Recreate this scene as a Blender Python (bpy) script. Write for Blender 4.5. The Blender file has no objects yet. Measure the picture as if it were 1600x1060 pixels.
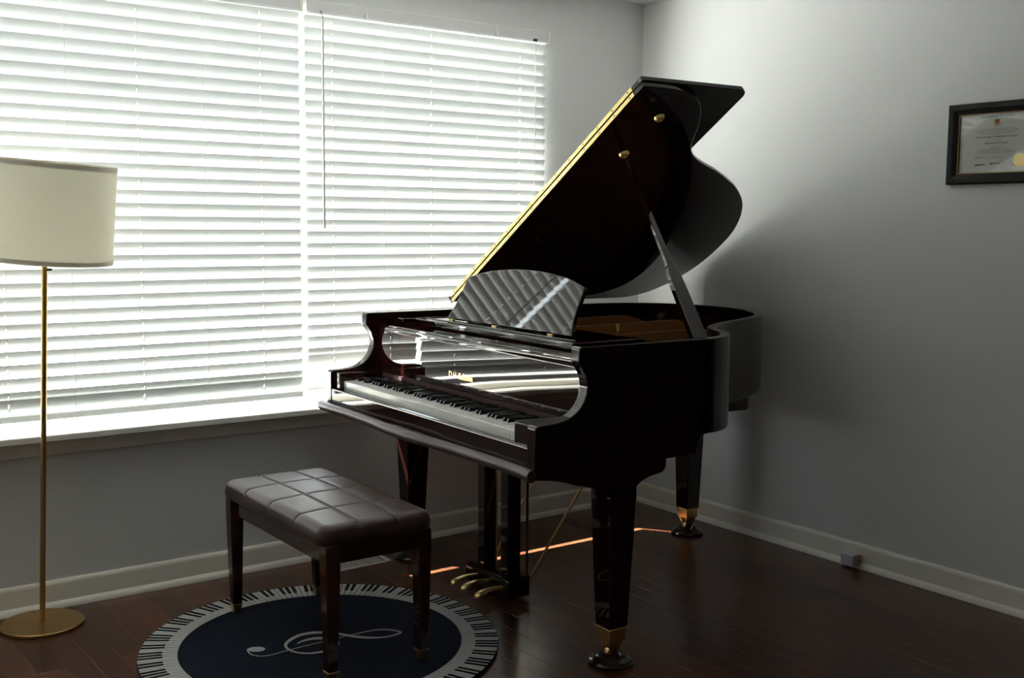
import bpy, bmesh, math, random
from mathutils import Vector, Matrix
random.seed(7)
C = bpy.context.scene
COL = C.collection
R = math.radians

# ------------------------------------------------------------------ camera, world, sun, exposure
cam_data = bpy.data.cameras.new('camera')
cam_data.sensor_fit = 'HORIZONTAL'
cam_data.sensor_width = 36.0
cam_data.lens = 38.954
cam_data.clip_start = 0.05
cam_data.clip_end = 200
cam = bpy.data.objects.new('camera', cam_data)
COL.objects.link(cam)
yaw, pitch, roll = R(36.0912), R(5.9359), R(0.4674)
fw = Vector((math.sin(yaw)*math.cos(pitch), math.cos(yaw)*math.cos(pitch), -math.sin(pitch)))
rt = Vector((math.cos(yaw), -math.sin(yaw), 0))
up = rt.cross(fw)
r2 = rt*math.cos(roll)+up*math.sin(roll)
u2 = up*math.cos(roll)-rt*math.sin(roll)
cam.matrix_world = Matrix(((r2.x, u2.x, -fw.x, -3.7415), (r2.y, u2.y, -fw.y, -4.0732), (r2.z, u2.z, -fw.z, 1.3791), (0, 0, 0, 1)))
C.camera = cam

SKY_STRENGTH = 16.0
GROUND_STRENGTH = 60.0
SUN_STRENGTH = 170.0
EXPOSURE = -0.72

world = bpy.data.worlds.new('daylight')
C.world = world
world.use_nodes = True
nt = world.node_tree
nt.nodes.clear()
wo = nt.nodes.new('ShaderNodeOutputWorld')
bg = nt.nodes.new('ShaderNodeBackground')
tc = nt.nodes.new('ShaderNodeTexCoord')
sx = nt.nodes.new('ShaderNodeSeparateXYZ')
mr = nt.nodes.new('ShaderNodeMapRange')
mr.inputs['From Min'].default_value = -0.06
mr.inputs['From Max'].default_value = 0.06
mx = nt.nodes.new('ShaderNodeMix'); mx.data_type = 'RGBA'
g, s = GROUND_STRENGTH, SKY_STRENGTH
mx.inputs['A'].default_value = (0.95*g, 0.95*g, 0.92*g, 1)
mx.inputs['B'].default_value = (0.84*s, 0.93*s, 1.0*s, 1)
nt.links.new(tc.outputs['Generated'], sx.inputs[0])
nt.links.new(sx.outputs['Z'], mr.inputs['Value'])
nt.links.new(mr.outputs[0], mx.inputs['Factor'])
# the low daylight is strongest on the side the sun stands
az = nt.nodes.new('ShaderNodeMapRange')
az.inputs['From Min'].default_value = -1.0; az.inputs['From Max'].default_value = 0.2
az.inputs['To Min'].default_value = 1.15; az.inputs['To Max'].default_value = 0.7
nt.links.new(sx.outputs['X'], az.inputs['Value'])
nt.links.new(az.outputs[0], bg.inputs['Strength'])
nt.links.new(mx.outputs['Result'], bg.inputs['Color'])
nt.links.new(bg.outputs[0], wo.inputs['Surface'])

sun_data = bpy.data.lights.new('sun', 'SUN')
sun_data.energy = SUN_STRENGTH
sun_data.angle = R(0.55)
sun_data.color = (1.0, 0.95, 0.86)
sun = bpy.data.objects.new('sun', sun_data)
COL.objects.link(sun)
sun.rotation_mode = 'QUATERNION'
sun.rotation_quaternion = Vector((0.68, -1.0, -1.92)).to_track_quat('-Z', 'Y')
sun.location = (-6, 6, 9)

por = bpy.data.lights.new('window_portal', 'AREA')
por.shape = 'RECTANGLE'; por.size = 3.2; por.size_y = 1.66
por.cycles.is_portal = True
po = bpy.data.objects.new('window_portal', por)
COL.objects.link(po)
po.location = (-2.17, 0.17, 1.44)
po.rotation_euler = (R(-90), 0, 0)

vs = C.view_settings
C.display_settings.display_device = 'sRGB'
vs.view_transform = 'Standard'
vs.look = 'None'
vs.exposure = EXPOSURE
vs.gamma = 1.0
vs.use_curve_mapping = False

# ------------------------------------------------------------------ materials
def new_mat(name):
    m = bpy.data.materials.new(name); m.use_nodes = True
    b = m.node_tree.nodes['Principled BSDF']
    return m, m.node_tree, b

def coords(t, scale, kind='Object'):
    c = t.nodes.new('ShaderNodeTexCoord'); mp = t.nodes.new('ShaderNodeMapping')
    mp.inputs['Scale'].default_value = scale
    t.links.new(c.outputs[kind], mp.inputs['Vector'])
    return mp.outputs['Vector']

def simple(name, col, rough=0.5, metal=0.0, spec=0.5, ior=1.5, nscale=(8, 8, 8), var=0.12, bump=0.0, bscale=None, coat=0.0, detail=4):
    m, t, b = new_mat(name)
    v = coords(t, nscale)
    n = t.nodes.new('ShaderNodeTexNoise'); n.inputs['Detail'].default_value = detail
    t.links.new(v, n.inputs['Vector'])
    cr = t.nodes.new('ShaderNodeMix'); cr.data_type = 'RGBA'
    cr.inputs['A'].default_value = tuple(max(0, c*(1-var)) for c in col)+(1,)
    cr.inputs['B'].default_value = tuple(min(1, c*(1+var)) for c in col)+(1,)
    t.links.new(n.outputs['Fac'], cr.inputs['Factor'])
    t.links.new(cr.outputs['Result'], b.inputs['Base Color'])
    b.inputs['Roughness'].default_value = rough
    b.inputs['Metallic'].default_value = metal
    b.inputs['IOR'].default_value = ior
    b.inputs['Specular IOR Level'].default_value = spec
    b.inputs['Coat Weight'].default_value = coat
    b.inputs['Coat Roughness'].default_value = 0.03
    if bump:
        v2 = coords(t, bscale or nscale)
        n2 = t.nodes.new('ShaderNodeTexNoise'); n2.inputs['Detail'].default_value = 5
        t.links.new(v2, n2.inputs['Vector'])
        bp = t.nodes.new('ShaderNodeBump'); bp.inputs['Strength'].default_value = bump; bp.inputs['Distance'].default_value = 0.01
        t.links.new(n2.outputs['Fac'], bp.inputs['Height'])
        t.links.new(bp.outputs['Normal'], b.inputs['Normal'])
    return m

M = {}
M['wall'] = simple('wall_paint', (0.638, 0.645, 0.634), 0.6, nscale=(3, 3, 3), var=0.02, bump=0.04, bscale=(60, 60, 60), spec=0.3)
M['far_wall'] = simple('dark_recess_paint', (0.10, 0.095, 0.09), 0.7, var=0.03, spec=0.2)  # dark walls of the added recess, out of view
M['ceiling'] = simple('ceiling_paint', (0.74, 0.74, 0.73), 0.8, var=0.02, spec=0.2)
M['trim'] = simple('white_trim_paint', (0.78, 0.74, 0.66), 0.38, nscale=(5, 5, 5), var=0.04, bump=0.03, bscale=(30, 30, 30))
M['sill'] = simple('glossy_sill_paint', (0.80, 0.79, 0.75), 0.12, nscale=(5, 5, 5), var=0.03, spec=0.6)
M['frame_white'] = simple('window_frame_paint', (0.80, 0.77, 0.68), 0.4, var=0.03)
M['lacquer'] = simple('mahogany_lacquer', (0.010, 0.0022, 0.0018), 0.03, nscale=(2, 14, 2), var=0.45, ior=1.52, spec=0.5)
M['lacquer_edge'] = simple('mahogany_lacquer_satin', (0.035, 0.016, 0.015), 0.42, nscale=(2, 14, 2), var=0.3, ior=1.5)
M['ebony'] = simple('black_key_gloss', (0.008, 0.008, 0.009), 0.18, var=0.2)
M['ivory'] = simple('white_key_plastic', (0.72, 0.73, 0.70), 0.15, var=0.03)
M['felt'] = simple('dark_felt', (0.03, 0.008, 0.008), 0.95, var=0.3)
M['brass'] = simple('polished_brass', (0.80, 0.58, 0.24), 0.26, metal=1.0, nscale=(20, 20, 20), var=0.08)
M['brass_satin'] = simple('satin_brass', (0.80, 0.60, 0.28), 0.38, metal=1.0, nscale=(20, 20, 20), var=0.06)
M['brass_brushed'] = simple('brushed_brass', (0.52, 0.34, 0.13), 0.34, metal=1.0, nscale=(4, 4, 60), var=0.18)
M['plate_gold'] = simple('bronze_plate_paint', (0.22, 0.085, 0.02), 0.42, metal=0.4, nscale=(30, 30, 30), var=0.15)
M['string'] = simple('steel_string', (0.5, 0.45, 0.4), 0.3, metal=1.0)
M['soundboard'] = simple('spruce_soundboard', (0.10, 0.045, 0.018), 0.5, nscale=(1, 30, 1), var=0.2)
M['rubber'] = simple('black_rubber', (0.012, 0.011, 0.011), 0.5, var=0.2)
M['cup'] = simple('dark_cup_plastic', (0.014, 0.007, 0.006), 0.15, var=0.2)
M['leather'] = simple('brown_leather', (0.040, 0.019, 0.016), 0.33, spec=0.36, nscale=(6, 6, 6), var=0.2, bump=0.10, bscale=(160, 160, 160))
M['bench_wood'] = simple('bench_mahogany', (0.022, 0.005, 0.004), 0.10, nscale=(2, 2, 12), var=0.4, ior=1.55)
M['navy'] = simple('navy_pile', (0.010, 0.013, 0.024), 0.95, nscale=(14, 14, 14), var=0.5, spec=0.1, bump=0.5, bscale=(300, 300, 300), detail=8)
M['rug_white'] = simple('white_pile', (0.50, 0.50, 0.49), 0.95, nscale=(40, 40, 40), var=0.08, spec=0.1, bump=0.4, bscale=(300, 300, 300))
M['rug_black'] = simple('black_pile', (0.010, 0.010, 0.012), 0.95, nscale=(40, 40, 40), var=0.3, spec=0.1)
M['vent'] = simple('white_vent_metal', (0.72, 0.70, 0.64), 0.35, var=0.04)
M['dark'] = simple('dark_parts_and_shade', (0.01, 0.009, 0.008), 0.9, var=0.2)  # near-black for dark parts, and for shade painted into gaps and holes
M['frame_black'] = simple('black_frame_wood', (0.010, 0.009, 0.008), 0.45, nscale=(4, 4, 30), var=0.3, spec=0.15)
M['gold_lip'] = simple('gilt_lip', (0.16, 0.10, 0.04), 0.45, metal=0.5)
M['paper'] = simple('diploma_paper', (0.62, 0.62, 0.58), 0.8, var=0.02)
M['ink'] = simple('black_ink', (0.06, 0.06, 0.06), 0.8)
M['ink_grey'] = simple('grey_ink', (0.24, 0.24, 0.23), 0.8)
M['seal_gold'] = simple('gold_foil', (0.75, 0.52, 0.15), 0.35, metal=0.6, nscale=(90, 90, 90), var=0.25)
M['crest_red'] = simple('crest_red', (0.35, 0.04, 0.03), 0.7)
M['crest_gold'] = simple('crest_gold', (0.55, 0.28, 0.05), 0.7)
M['black'] = simple('black_plastic', (0.01, 0.01, 0.01), 0.4)
M['cord'] = simple('white_cord', (0.80, 0.78, 0.70), 0.7, nscale=(200, 200, 200))
M['raw_wood'] = simple('unpainted_wood', (0.30, 0.20, 0.10), 0.7, nscale=(60, 60, 10), var=0.2)
M['wand'] = simple('wand_plastic', (0.55, 0.55, 0.52), 0.25)
M['grey_plastic'] = simple('grey_jack_plastic', (0.55, 0.55, 0.60), 0.4)

def make_translucent(name, col, amount, rough=0.4, grain=None, gloss=True, bump=0.15):
    m, t, b = new_mat(name)
    v = coords(t, grain or (10, 10, 10))
    n = t.nodes.new('ShaderNodeTexNoise'); n.inputs['Detail'].default_value = 5
    t.links.new(v, n.inputs['Vector'])
    cr = t.nodes.new('ShaderNodeMix'); cr.data_type = 'RGBA'
    cr.inputs['A'].default_value = tuple(c*0.97 for c in col)+(1,)
    cr.inputs['B'].default_value = tuple(min(1, c*1.03) for c in col)+(1,)
    t.links.new(n.outputs['Fac'], cr.inputs['Factor'])
    t.links.new(cr.outputs['Result'], b.inputs['Base Color'])
    b.inputs['Roughness'].default_value = rough
    b.inputs['Specular IOR Level'].default_value = 0.4 if gloss else 0.1
    bp = t.nodes.new('ShaderNodeBump'); bp.inputs['Strength'].default_value = bump; bp.inputs['Distance'].default_value = 0.004
    t.links.new(n.outputs['Fac'], bp.inputs['Height'])
    t.links.new(bp.outputs['Normal'], b.inputs['Normal'])
    tr = t.nodes.new('ShaderNodeBsdfTranslucent')
    t.links.new(cr.outputs['Result'], tr.inputs['Color'])
    mi = t.nodes.new('ShaderNodeMixShader'); mi.inputs[0].default_value = amount
    t.links.new(b.outputs[0], mi.inputs[1]); t.links.new(tr.outputs[0], mi.inputs[2])
    t.links.new(mi.outputs[0], t.nodes['Material Output'].inputs['Surface'])
    return m
M['slat'] = make_translucent('white_slat', (0.85, 0.87, 0.86), 0.12, 0.4, (3, 90, 90), bump=0.04)
M['shade'] = make_translucent('shade_fabric', (0.82, 0.80, 0.72), 0.58, 0.9, (220, 220, 220), gloss=False)
M['shade_band'] = make_translucent('shade_hem', (0.74, 0.71, 0.63), 0.42, 0.9, (220, 220, 220), gloss=False)

def make_glass(name):
    m, t, b = new_mat(name)
    t.nodes.remove(b)
    tr = t.nodes.new('ShaderNodeBsdfTransparent'); tr.inputs[0].default_value = (0.97, 0.98, 0.97, 1)
    gl = t.nodes.new('ShaderNodeBsdfGlossy'); gl.inputs['Roughness'].default_value = 0.01
    lw = t.nodes.new('ShaderNodeLayerWeight'); lw.inputs['Blend'].default_value = 0.5
    pw = t.nodes.new('ShaderNodeMath'); pw.operation = 'POWER'; pw.inputs[1].default_value = 5.0
    ma = t.nodes.new('ShaderNodeMath'); ma.operation = 'MULTIPLY_ADD'; ma.inputs[1].default_value = 0.90; ma.inputs[2].default_value = 0.04
    mi = t.nodes.new('ShaderNodeMixShader')
    t.links.new(lw.outputs['Facing'], pw.inputs[0]); t.links.new(pw.outputs[0], ma.inputs[0])
    t.links.new(ma.outputs[0], mi.inputs[0])
    t.links.new(tr.outputs[0], mi.inputs[1]); t.links.new(gl.outputs[0], mi.inputs[2])
    t.links.new(mi.outputs[0], t.nodes['Material Output'].inputs['Surface'])
    return m
M['glass'] = make_glass('clear_pane')

def make_floor():
    m, t, b = new_mat('cherry_plank_floor')
    c = t.nodes.new('ShaderNodeTexCoord'); mp = t.nodes.new('ShaderNodeMapping')
    mp.inputs['Rotation'].default_value = (0, 0, R(90))
    t.links.new(c.outputs['Object'], mp.inputs['Vector'])
    br = t.nodes.new('ShaderNodeTexBrick')
    br.offset = 0.37; br.offset_frequency = 3
    br.inputs['Scale'].default_value = 1.0
    br.inputs['Brick Width'].default_value = 0.95
    br.inputs['Row Height'].default_value = 0.083
    br.inputs['Mortar Size'].default_value = 0.0016
    br.inputs['Mortar Smooth'].default_value = 0.3
    br.inputs['Color1'].default_value = (0.052, 0.018, 0.010, 1)
    br.inputs['Color2'].default_value = (0.125, 0.044, 0.020, 1)
    br.inputs['Mortar'].default_value = (0.16, 0.075, 0.045, 1)  # pale joints paint in the light caught by plank edges
    t.links.new(mp.outputs[0], br.inputs['Vector'])
    mp2 = t.nodes.new('ShaderNodeMapping'); mp2.inputs['Scale'].default_value = (40, 2.5, 1)
    t.links.new(c.outputs['Object'], mp2.inputs['Vector'])
    n = t.nodes.new('ShaderNodeTexNoise'); n.inputs['Detail'].default_value = 6
    t.links.new(mp2.outputs[0], n.inputs['Vector'])
    mm = t.nodes.new('ShaderNodeMix'); mm.data_type = 'RGBA'; mm.blend_type = 'MULTIPLY'
    mm.inputs['Factor'].default_value = 0.5
    t.links.new(br.outputs['Color'], mm.inputs['A'])
    t.links.new(n.outputs['Color'], mm.inputs['B'])
    t.links.new(mm.outputs['Result'], b.inputs['Base Color'])
    b.inputs['Roughness'].default_value = 0.27
    b.inputs['Specular IOR Level'].default_value = 0.45
    bp = t.nodes.new('ShaderNodeBump'); bp.inputs['Strength'].default_value = 0.8; bp.inputs['Distance'].default_value = 0.004
    bp.invert = True
    t.links.new(br.outputs['Fac'], bp.inputs['Height'])
    t.links.new(bp.outputs['Normal'], b.inputs['Normal'])
    return m
M['floor'] = make_floor()

# ------------------------------------------------------------------ mesh helpers
class MB:
    def __init__(self):
        self.v = []; self.f = []; self.mi = []; self.mats = []
    def slot(self, m):
        if m not in self.mats: self.mats.append(m)
        return self.mats.index(m)
    def add(self, vs, fs, m=None):
        o = len(self.v); k = self.slot(m)
        self.v += [tuple(p) for p in vs]
        for f in fs:
            self.f.append([i+o for i in f]); self.mi.append(k)
    def box(self, x0, x1, y0, y1, z0, z1, m=None):
        vs = [(x0, y0, z0), (x1, y0, z0), (x1, y1, z0), (x0, y1, z0), (x0, y0, z1), (x1, y0, z1), (x1, y1, z1), (x0, y1, z1)]
        self.add(vs, [(0, 3, 2, 1), (4, 5, 6, 7), (0, 1, 5, 4), (1, 2, 6, 5), (2, 3, 7, 6), (3, 0, 4, 7)], m)
    def prism(self, poly, a, b, axis='z', m=None):
        def P(p, h):
            return {'z': (p[0], p[1], h), 'x': (h, p[0], p[1]), 'y': (p[0], h, p[1])}[axis]
        n = len(poly)
        vs = [P(p, a) for p in poly]+[P(p, b) for p in poly]
        fs = [list(range(n))[::-1], list(range(n, 2*n))]
        fs += [(i, (i+1) % n, n+(i+1) % n, n+i) for i in range(n)]
        self.add(vs, fs, m)
    def loft(self, rings, m=None, closed=True, caps=True):
        n = len(rings[0]); vs = [p for r in rings for p in r]; fs = []
        for k in range(len(rings)-1):
            for i in range(n if closed else n-1):
                j = (i+1) % n
                fs.append((k*n+i, k*n+j, (k+1)*n+j, (k+1)*n+i))
        if caps and closed:
            fs.append(list(range(n))[::-1]); fs.append([(len(rings)-1)*n+i for i in range(n)])
        self.add(vs, fs, m)
    def tube(self, pts, rad, n=10, m=None, caps=True):
        pts = [Vector(p) for p in pts]
        rad = rad if isinstance(rad, (list, tuple)) else [rad]*len(pts)
        rings = []
        d0 = (pts[1]-pts[0]).normalized()
        a = Vector((0, 0, 1)) if abs(d0.z) < 0.9 else Vector((1, 0, 0))
        x = a.cross(d0).normalized()
        for i, p in enumerate(pts):
            d = (pts[min(i+1, len(pts)-1)]-pts[max(i-1, 0)]).normalized()
            x = (x-d*x.dot(d)).normalized(); y = d.cross(x)
            rings.append([p+(x*math.cos(t)+y*math.sin(t))*rad[i] for t in [2*math.pi*k/n for k in range(n)]])
        self.loft(rings, m, True, caps)
    def lathe(self, prof, c=(0, 0, 0), n=40, m=None, axis=None):
        ax = Vector(axis or (0, 0, 1)).normalized()
        a = Vector((1, 0, 0)) if abs(ax.x) < 0.9 else Vector((0, 1, 0))
        x = (a-ax*a.dot(ax)).normalized(); y = ax.cross(x); c = Vector(c)
        rings = [[c+ax*h+(x*math.cos(t)+y*math.sin(t))*max(r, 1e-4) for t in [2*math.pi*k/n for k in range(n)]] for r, h in prof]
        self.loft(rings, m, True, True)
    def build(self, name, mat=None, parent=None, bevel=0.0, seg=2, smooth=None, normals=True):
        me = bpy.data.meshes.new(name)
        me.from_pydata(self.v, [], self.f)
        mats = [mat if x is None else x for x in self.mats]
        for x in mats: me.materials.append(x)
        for p, k in zip(me.polygons, self.mi): p.material_index = k
        if normals:
            bm = bmesh.new(); bm.from_mesh(me)
            bmesh.ops.recalc_face_normals(bm, faces=bm.faces); bm.to_mesh(me); bm.free()
        if smooth is None and bevel: smooth = 40
        if smooth:
            for p in me.polygons: p.use_smooth = True
            me.set_sharp_from_angle(angle=R(smooth))
        me.update()
        o = bpy.data.objects.new(name, me); COL.objects.link(o)
        if parent: o.parent = parent
        if bevel:
            bv = o.modifiers.new('bevel', 'BEVEL'); bv.width = bevel; bv.segments = seg
            bv.limit_method = 'ANGLE'; bv.angle_limit = R(40); bv.harden_normals = False
        if smooth:
            wn = o.modifiers.new('normals', 'WEIGHTED_NORMAL'); wn.weight = 80; wn.keep_sharp = True
        return o

def tag(o, label=None, cat=None, group=None, kind=None):
    if label: o['label'] = label
    if cat: o['category'] = cat
    if group: o['group'] = group
    if kind: o['kind'] = kind
    return o
def empty(name, loc=(0, 0, 0), rz=0.0):
    o = bpy.data.objects.new(name, None); o.empty_display_size = 0.1
    o.location = loc; o.rotation_euler = (0, 0, rz); COL.objects.link(o); return o
def structure(o): o['kind'] = 'structure'; return o

def catmull(pts, per=6, closed=False):
    out = []; n = len(pts)
    for i in range(n if closed else n-1):
        g = (lambda k: pts[k % n]) if closed else (lambda k: pts[max(0, min(n-1, k))])
        p0, p1, p2, p3 = g(i-1), g(i), g(i+1), g(i+2)
        for s in range(per):
            t = s/per
            out.append(tuple(0.5*((2*p1[a])+(-p0[a]+p2[a])*t+(2*p0[a]-5*p1[a]+4*p2[a]-p3[a])*t*t+(-p0[a]+3*p1[a]-3*p2[a]+p3[a])*t**3) for a in range(len(p1))))
    if not closed: out.append(tuple(pts[-1]))
    return out

def offset_poly(pts, d, closed=False):
    out = []; n = len(pts)
    for i in range(n):
        a = pts[(i-1) % n] if closed else pts[max(0, i-1)]
        b = pts[(i+1) % n] if closed else pts[min(n-1, i+1)]
        t = Vector((b[0]-a[0], b[1]-a[1])).normalized()
        out.append((pts[i][0]-t.y*d, pts[i][1]+t.x*d))
    return out

def text_mesh(body, size, mat, name, parent, mtx, depth=0.0006, align='CENTER', bold=0.0):
    cu = bpy.data.curves.new(name, 'FONT'); cu.body = body; cu.size = size
    cu.align_x = align; cu.align_y = 'CENTER'; cu.extrude = depth; cu.resolution_u = 3; cu.offset = bold
    tmp = bpy.data.objects.new('tmp_text', cu); COL.objects.link(tmp)
    bpy.context.view_layer.update()
    me = bpy.data.meshes.new_from_object(tmp.evaluated_get(bpy.context.evaluated_depsgraph_get()))
    bpy.data.objects.remove(tmp); bpy.data.curves.remove(cu)
    me.name = name; me.transform(mtx); me.materials.clear(); me.materials.append(mat)
    o = bpy.data.objects.new(name, me); COL.objects.link(o)
    if parent: o.parent = parent
    return o

# ------------------------------------------------------------------ room shell
RX0, RY0, HC = -4.75, -5.2, 2.44
OX0, OX1, OZ0, OZ1, WT = -3.95, -0.633, 0.60, 2.205, 0.12
b = MB(); b.box(RX0-.2, 2.0, RY0-.2, .2+WT, -.1, 0); structure(b.build('floor', M['floor']))
b = MB(); b.box(RX0-.2, 2.0, RY0-.2, .2+WT, HC, HC+.1); structure(b.build('ceiling', M['ceiling']))
b = MB()
b.box(RX0-.2, OX0, 0, WT, 0, HC); b.box(OX1, .2, 0, WT, 0, HC)
b.box(OX0, OX1, 0, WT, 0, OZ0); b.box(OX0, OX1, 0, WT, OZ1, HC)
structure(b.build('wall_back', M['wall']))
HY0, HY1 = -4.9, -2.45                                   # opening to an unseen dark recess, added to darken the piano side's reflection
b = MB(); b.box(0, .15, HY1, 0, 0, HC); b.box(0, .15, RY0, HY0, 0, HC); structure(b.build('wall_right', M['wall']))
b = MB(); b.box(1.7, 1.85, HY0-.15, HY1+.15, 0, HC); b.box(.15, 1.7, HY1, HY1+.15, 0, HC); b.box(.15, 1.7, HY0-.15, HY0, 0, HC)
structure(b.build('wall_added_dark', M['far_wall']))
b = MB(); b.box(RX0-.15, RX0, RY0, 0, 0, HC); structure(b.build('wall_left', M['wall']))
b = MB(); b.box(RX0, 0, RY0-.15, RY0, 0, HC); structure(b.build('wall_front', M['wall']))

def base_profile():
    # distance from the wall, height: flat board, eased top, quarter round shoe
    p = [(0, 0), (.030, 0), (.0295, .006), (.027, .013), (.022, .019), (.0155, .023), (.0145, .024), (.0145, .082), (.013, .090), (.009, .096), (.004, .099), (0, .099)]
    return p
pr = base_profile()
b = MB(); b.prism([(-d, z) for d, z in pr], RX0, 0, 'x'); structure(b.build('baseboard_back', M['trim'], smooth=35))
b = MB(); b.prism([(-d, z) for d, z in pr], HY1, 0, 'y'); structure(b.build('baseboard_right', M['trim'], smooth=35))

# sill board and apron
b = MB(); b.prism([(-.082, .614), (-.086, .618), (-.086, .634), (-.082, .6385), (.11, .6385), (.11, .614)], OX0-.04, OX1+.075, 'x')
structure(b.build('trim_1', M['sill'], smooth=50))
b = MB(); b.box(OX0-.03, OX1+.06, -.020, 0, .555, .614)
structure(b.build('trim_2', M['trim'], bevel=.003))

# window frame and pane
w1 = empty('window_1', ((OX0+OX1)/2, .055, OZ0)); structure(w1)
def rel(o): o.location = -Vector(w1.location); return o
b = MB(); ft = .05
b.box(OX0, OX1, .03, .08, 2.150, OZ1); b.box(OX0, OX1, .03, .08, .6385, .665)
b.box(OX0, OX0+ft, .03, .08, .665, 2.150); b.box(OX1-.03, OX1, .03, .08, .665, 2.150)
rel(b.build('window_frame', M['frame_white'], w1, bevel=.003))
b = MB(); b.box(OX0+ft, OX1-.03, .052, .057, .665, 2.150); rel(b.build('window_pane', M['glass'], w1))

# ------------------------------------------------------------------ blinds
TILT = R(68); SW = .050; PITCH = .0465; BY = -.035
def blind(x0, x1, phase, kmin, kmax, rail_z, ladders, plain, label, wand_x=None, pull_x=None, last_dz=0.0, rail_y=-.001):
    root = empty('window_blind', ((x0+x1)/2, BY, 2.255)); cx = (x0+x1)/2
    tag(root, label, 'blind', 'white slatted blinds over the big window')
    L = lambda x, y, z: (x-cx, y-BY, z-2.255)
    def B(mb, xa, xb, ya, yb, za, zb, m=None):
        p, q = L(xa, ya, za), L(xb, yb, zb); mb.box(p[0], q[0], p[1], q[1], p[2], q[2], m)
    # head rail: steel channel with a valance lip and small clips
    b = MB(); B(b, x0+.002, x1-.002, -.062, -.002, 2.190, 2.236)
    hr = b.build('head_rail', M['wall'], root, bevel=.002)
    b = MB(); B(b, x0+.002, x1+.004, -.066, -.058, 2.183, 2.191); b.build('head_rail_lip', M['slat'], hr, bevel=.001)
    b = MB(); B(b, x1-.006, x1+.006, -.068, -.002, 2.186, 2.236); b.build('end_bracket', M['frame_white'], root, bevel=.001)
    for fx in (.22, .76):
        xx = x0+(x1-x0)*fx
        b = MB(); B(b, xx-.006, xx+.006, -.070, -.062, 2.187, 2.206); B(b, xx-.004, xx+.004, -.065, -.062, 2.206, 2.234)
        b.build('valance_clip', M['slat'], root, bevel=.001)
    # slat with slotted cord holes, room edge up
    b = MB(); th = .0016; hw = SW/2; hole = .0017; hl = .009
    xs = [x0-cx]; lad = sorted(ladders)
    def seg(a, c, w0, w1): b.box(a, c, w0, w1, -th, th)
    last = x0-cx
    for l in lad:
        l -= cx
        seg(last, l-hole, -hw, hw); seg(l-hole, l+hole, -hw, -hl); seg(l-hole, l+hole, hl, hw); last = l+hole
    seg(last, x1-cx, -hw, hw)
    first = None
    for k in range(kmax, kmin-1, -1):
        ztop = phase+PITCH*k
        zc = ztop-hw*math.sin(TILT)+(last_dz if k == kmin else 0)
        if first is None:
            o = b.build('slat', M['slat'], root); first = o
        else:
            o = first.copy(); COL.objects.link(o); o.parent = root
        o.location = (0, 0, zc-2.255)
        o.rotation_euler = (-TILT, 0, 0)
    # bottom rail
    b = MB(); B(b, x0+.001, x1-.001, BY+rail_y, BY+.014, rail_z, rail_z+(.024 if rail_y < -.01 else .018)); b.build('bottom_rail', M['slat'], root, bevel=.004)
    fy = BY-hw*math.cos(TILT)-.0035
    for l in list(ladders)+list(plain):
        b = MB(); b.tube([L(l, fy, 2.186), L(l, fy, rail_z+.02), L(l, fy+.006, rail_z-.004)], .0009, 6)
        c = b.build('ladder_cord', M['cord'], root, smooth=60)
    for l in list(ladders):
        b = MB(); b.tube([L(l+.0005, BY, 2.188), L(l+.0005, BY, rail_z+.01)], .0009, 6); b.build('lift_cord', M['cord'], root, smooth=60)
        b = MB(); q = [(l-.018, BY-.016, rail_z+.004), (l-.012, BY-.022, rail_z-.006), (l-.004, BY-.022, rail_z-.005), (l+.002, BY-.016, rail_z+.003)]
        b.tube([L(*p) for p in q], .0012, 6); b.build('cord_knot', M['cord'], root, smooth=60)
    if wand_x:
        b = MB(); b.tube([L(wand_x, -.066, 2.196), L(wand_x, -.078, 2.182), L(wand_x, -.083, 2.158)], .0018, 8)
        hk = b.build('wand_hook', M['black'], root, smooth=60)
        b = MB(); b.tube([L(wand_x, -.083, 2.162), L(wand_x, -.083, 2.155), L(wand_x, -.083, 1.365), L(wand_x, -.083, 1.353)], [.0025, .0045, .0045, .003], 6)
        b.build('tilt_wand', M['wand'], root)
    if pull_x:
        b = MB(); b.box(*[q for q in (pull_x-.012-cx, pull_x+.006-cx, -.074-BY, -.066-BY, 2.184-2.255, 2.196-2.255)]); b.build('cord_lock', M['black'], root, bevel=.001)
        for dx in (-.0025, .0025):
            b = MB(); b.tube([L(pull_x+dx*.3, -.070, 2.188), L(pull_x+dx, -.070, 2.0), L(pull_x+dx*.5, -.070, 1.90), L(pull_x+dx*1.2, -.070, 1.30)], .0011, 6)
            b.build('pull_cord', M['cord'], root, smooth=60)
        b = MB(); b.tube([L(pull_x-.012, -.071, 1.893), L(pull_x-.004, -.073, 1.899), L(pull_x+.006, -.071, 1.903)], .0022, 8); b.build('cord_stop', M['cord'], root, smooth=60)
    return root
blind(-3.80, -1.834, 1.3966, -14, 17, .685, [-3.39, -2.925, -2.462, -1.995], [-3.16, -2.707, -2.222],
      'wider white slatted blind on the left, behind the floor lamp', last_dz=.020, rail_y=-.016)
blind(-1.812, -.629, 1.390, -12, 17, .704, [-1.692, -1.231, -.769], [-1.463, -.998],
      'narrower white slatted blind with hanging tilt wand, behind the piano', wand_x=-1.753, pull_x=-.705, last_dz=.018)

# ------------------------------------------------------------------ grand piano (local frame: x towards treble, y towards tail)
P = empty('grand_piano', (-1.4585, -0.8729, 0), R(-92.629))
tag(P, 'dark mahogany grand piano with raised lid standing before the blinds', 'piano')
HW = .7263; TH = .036; ZR = 1.022; ZB = .715
LQ = M['lacquer']

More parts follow.
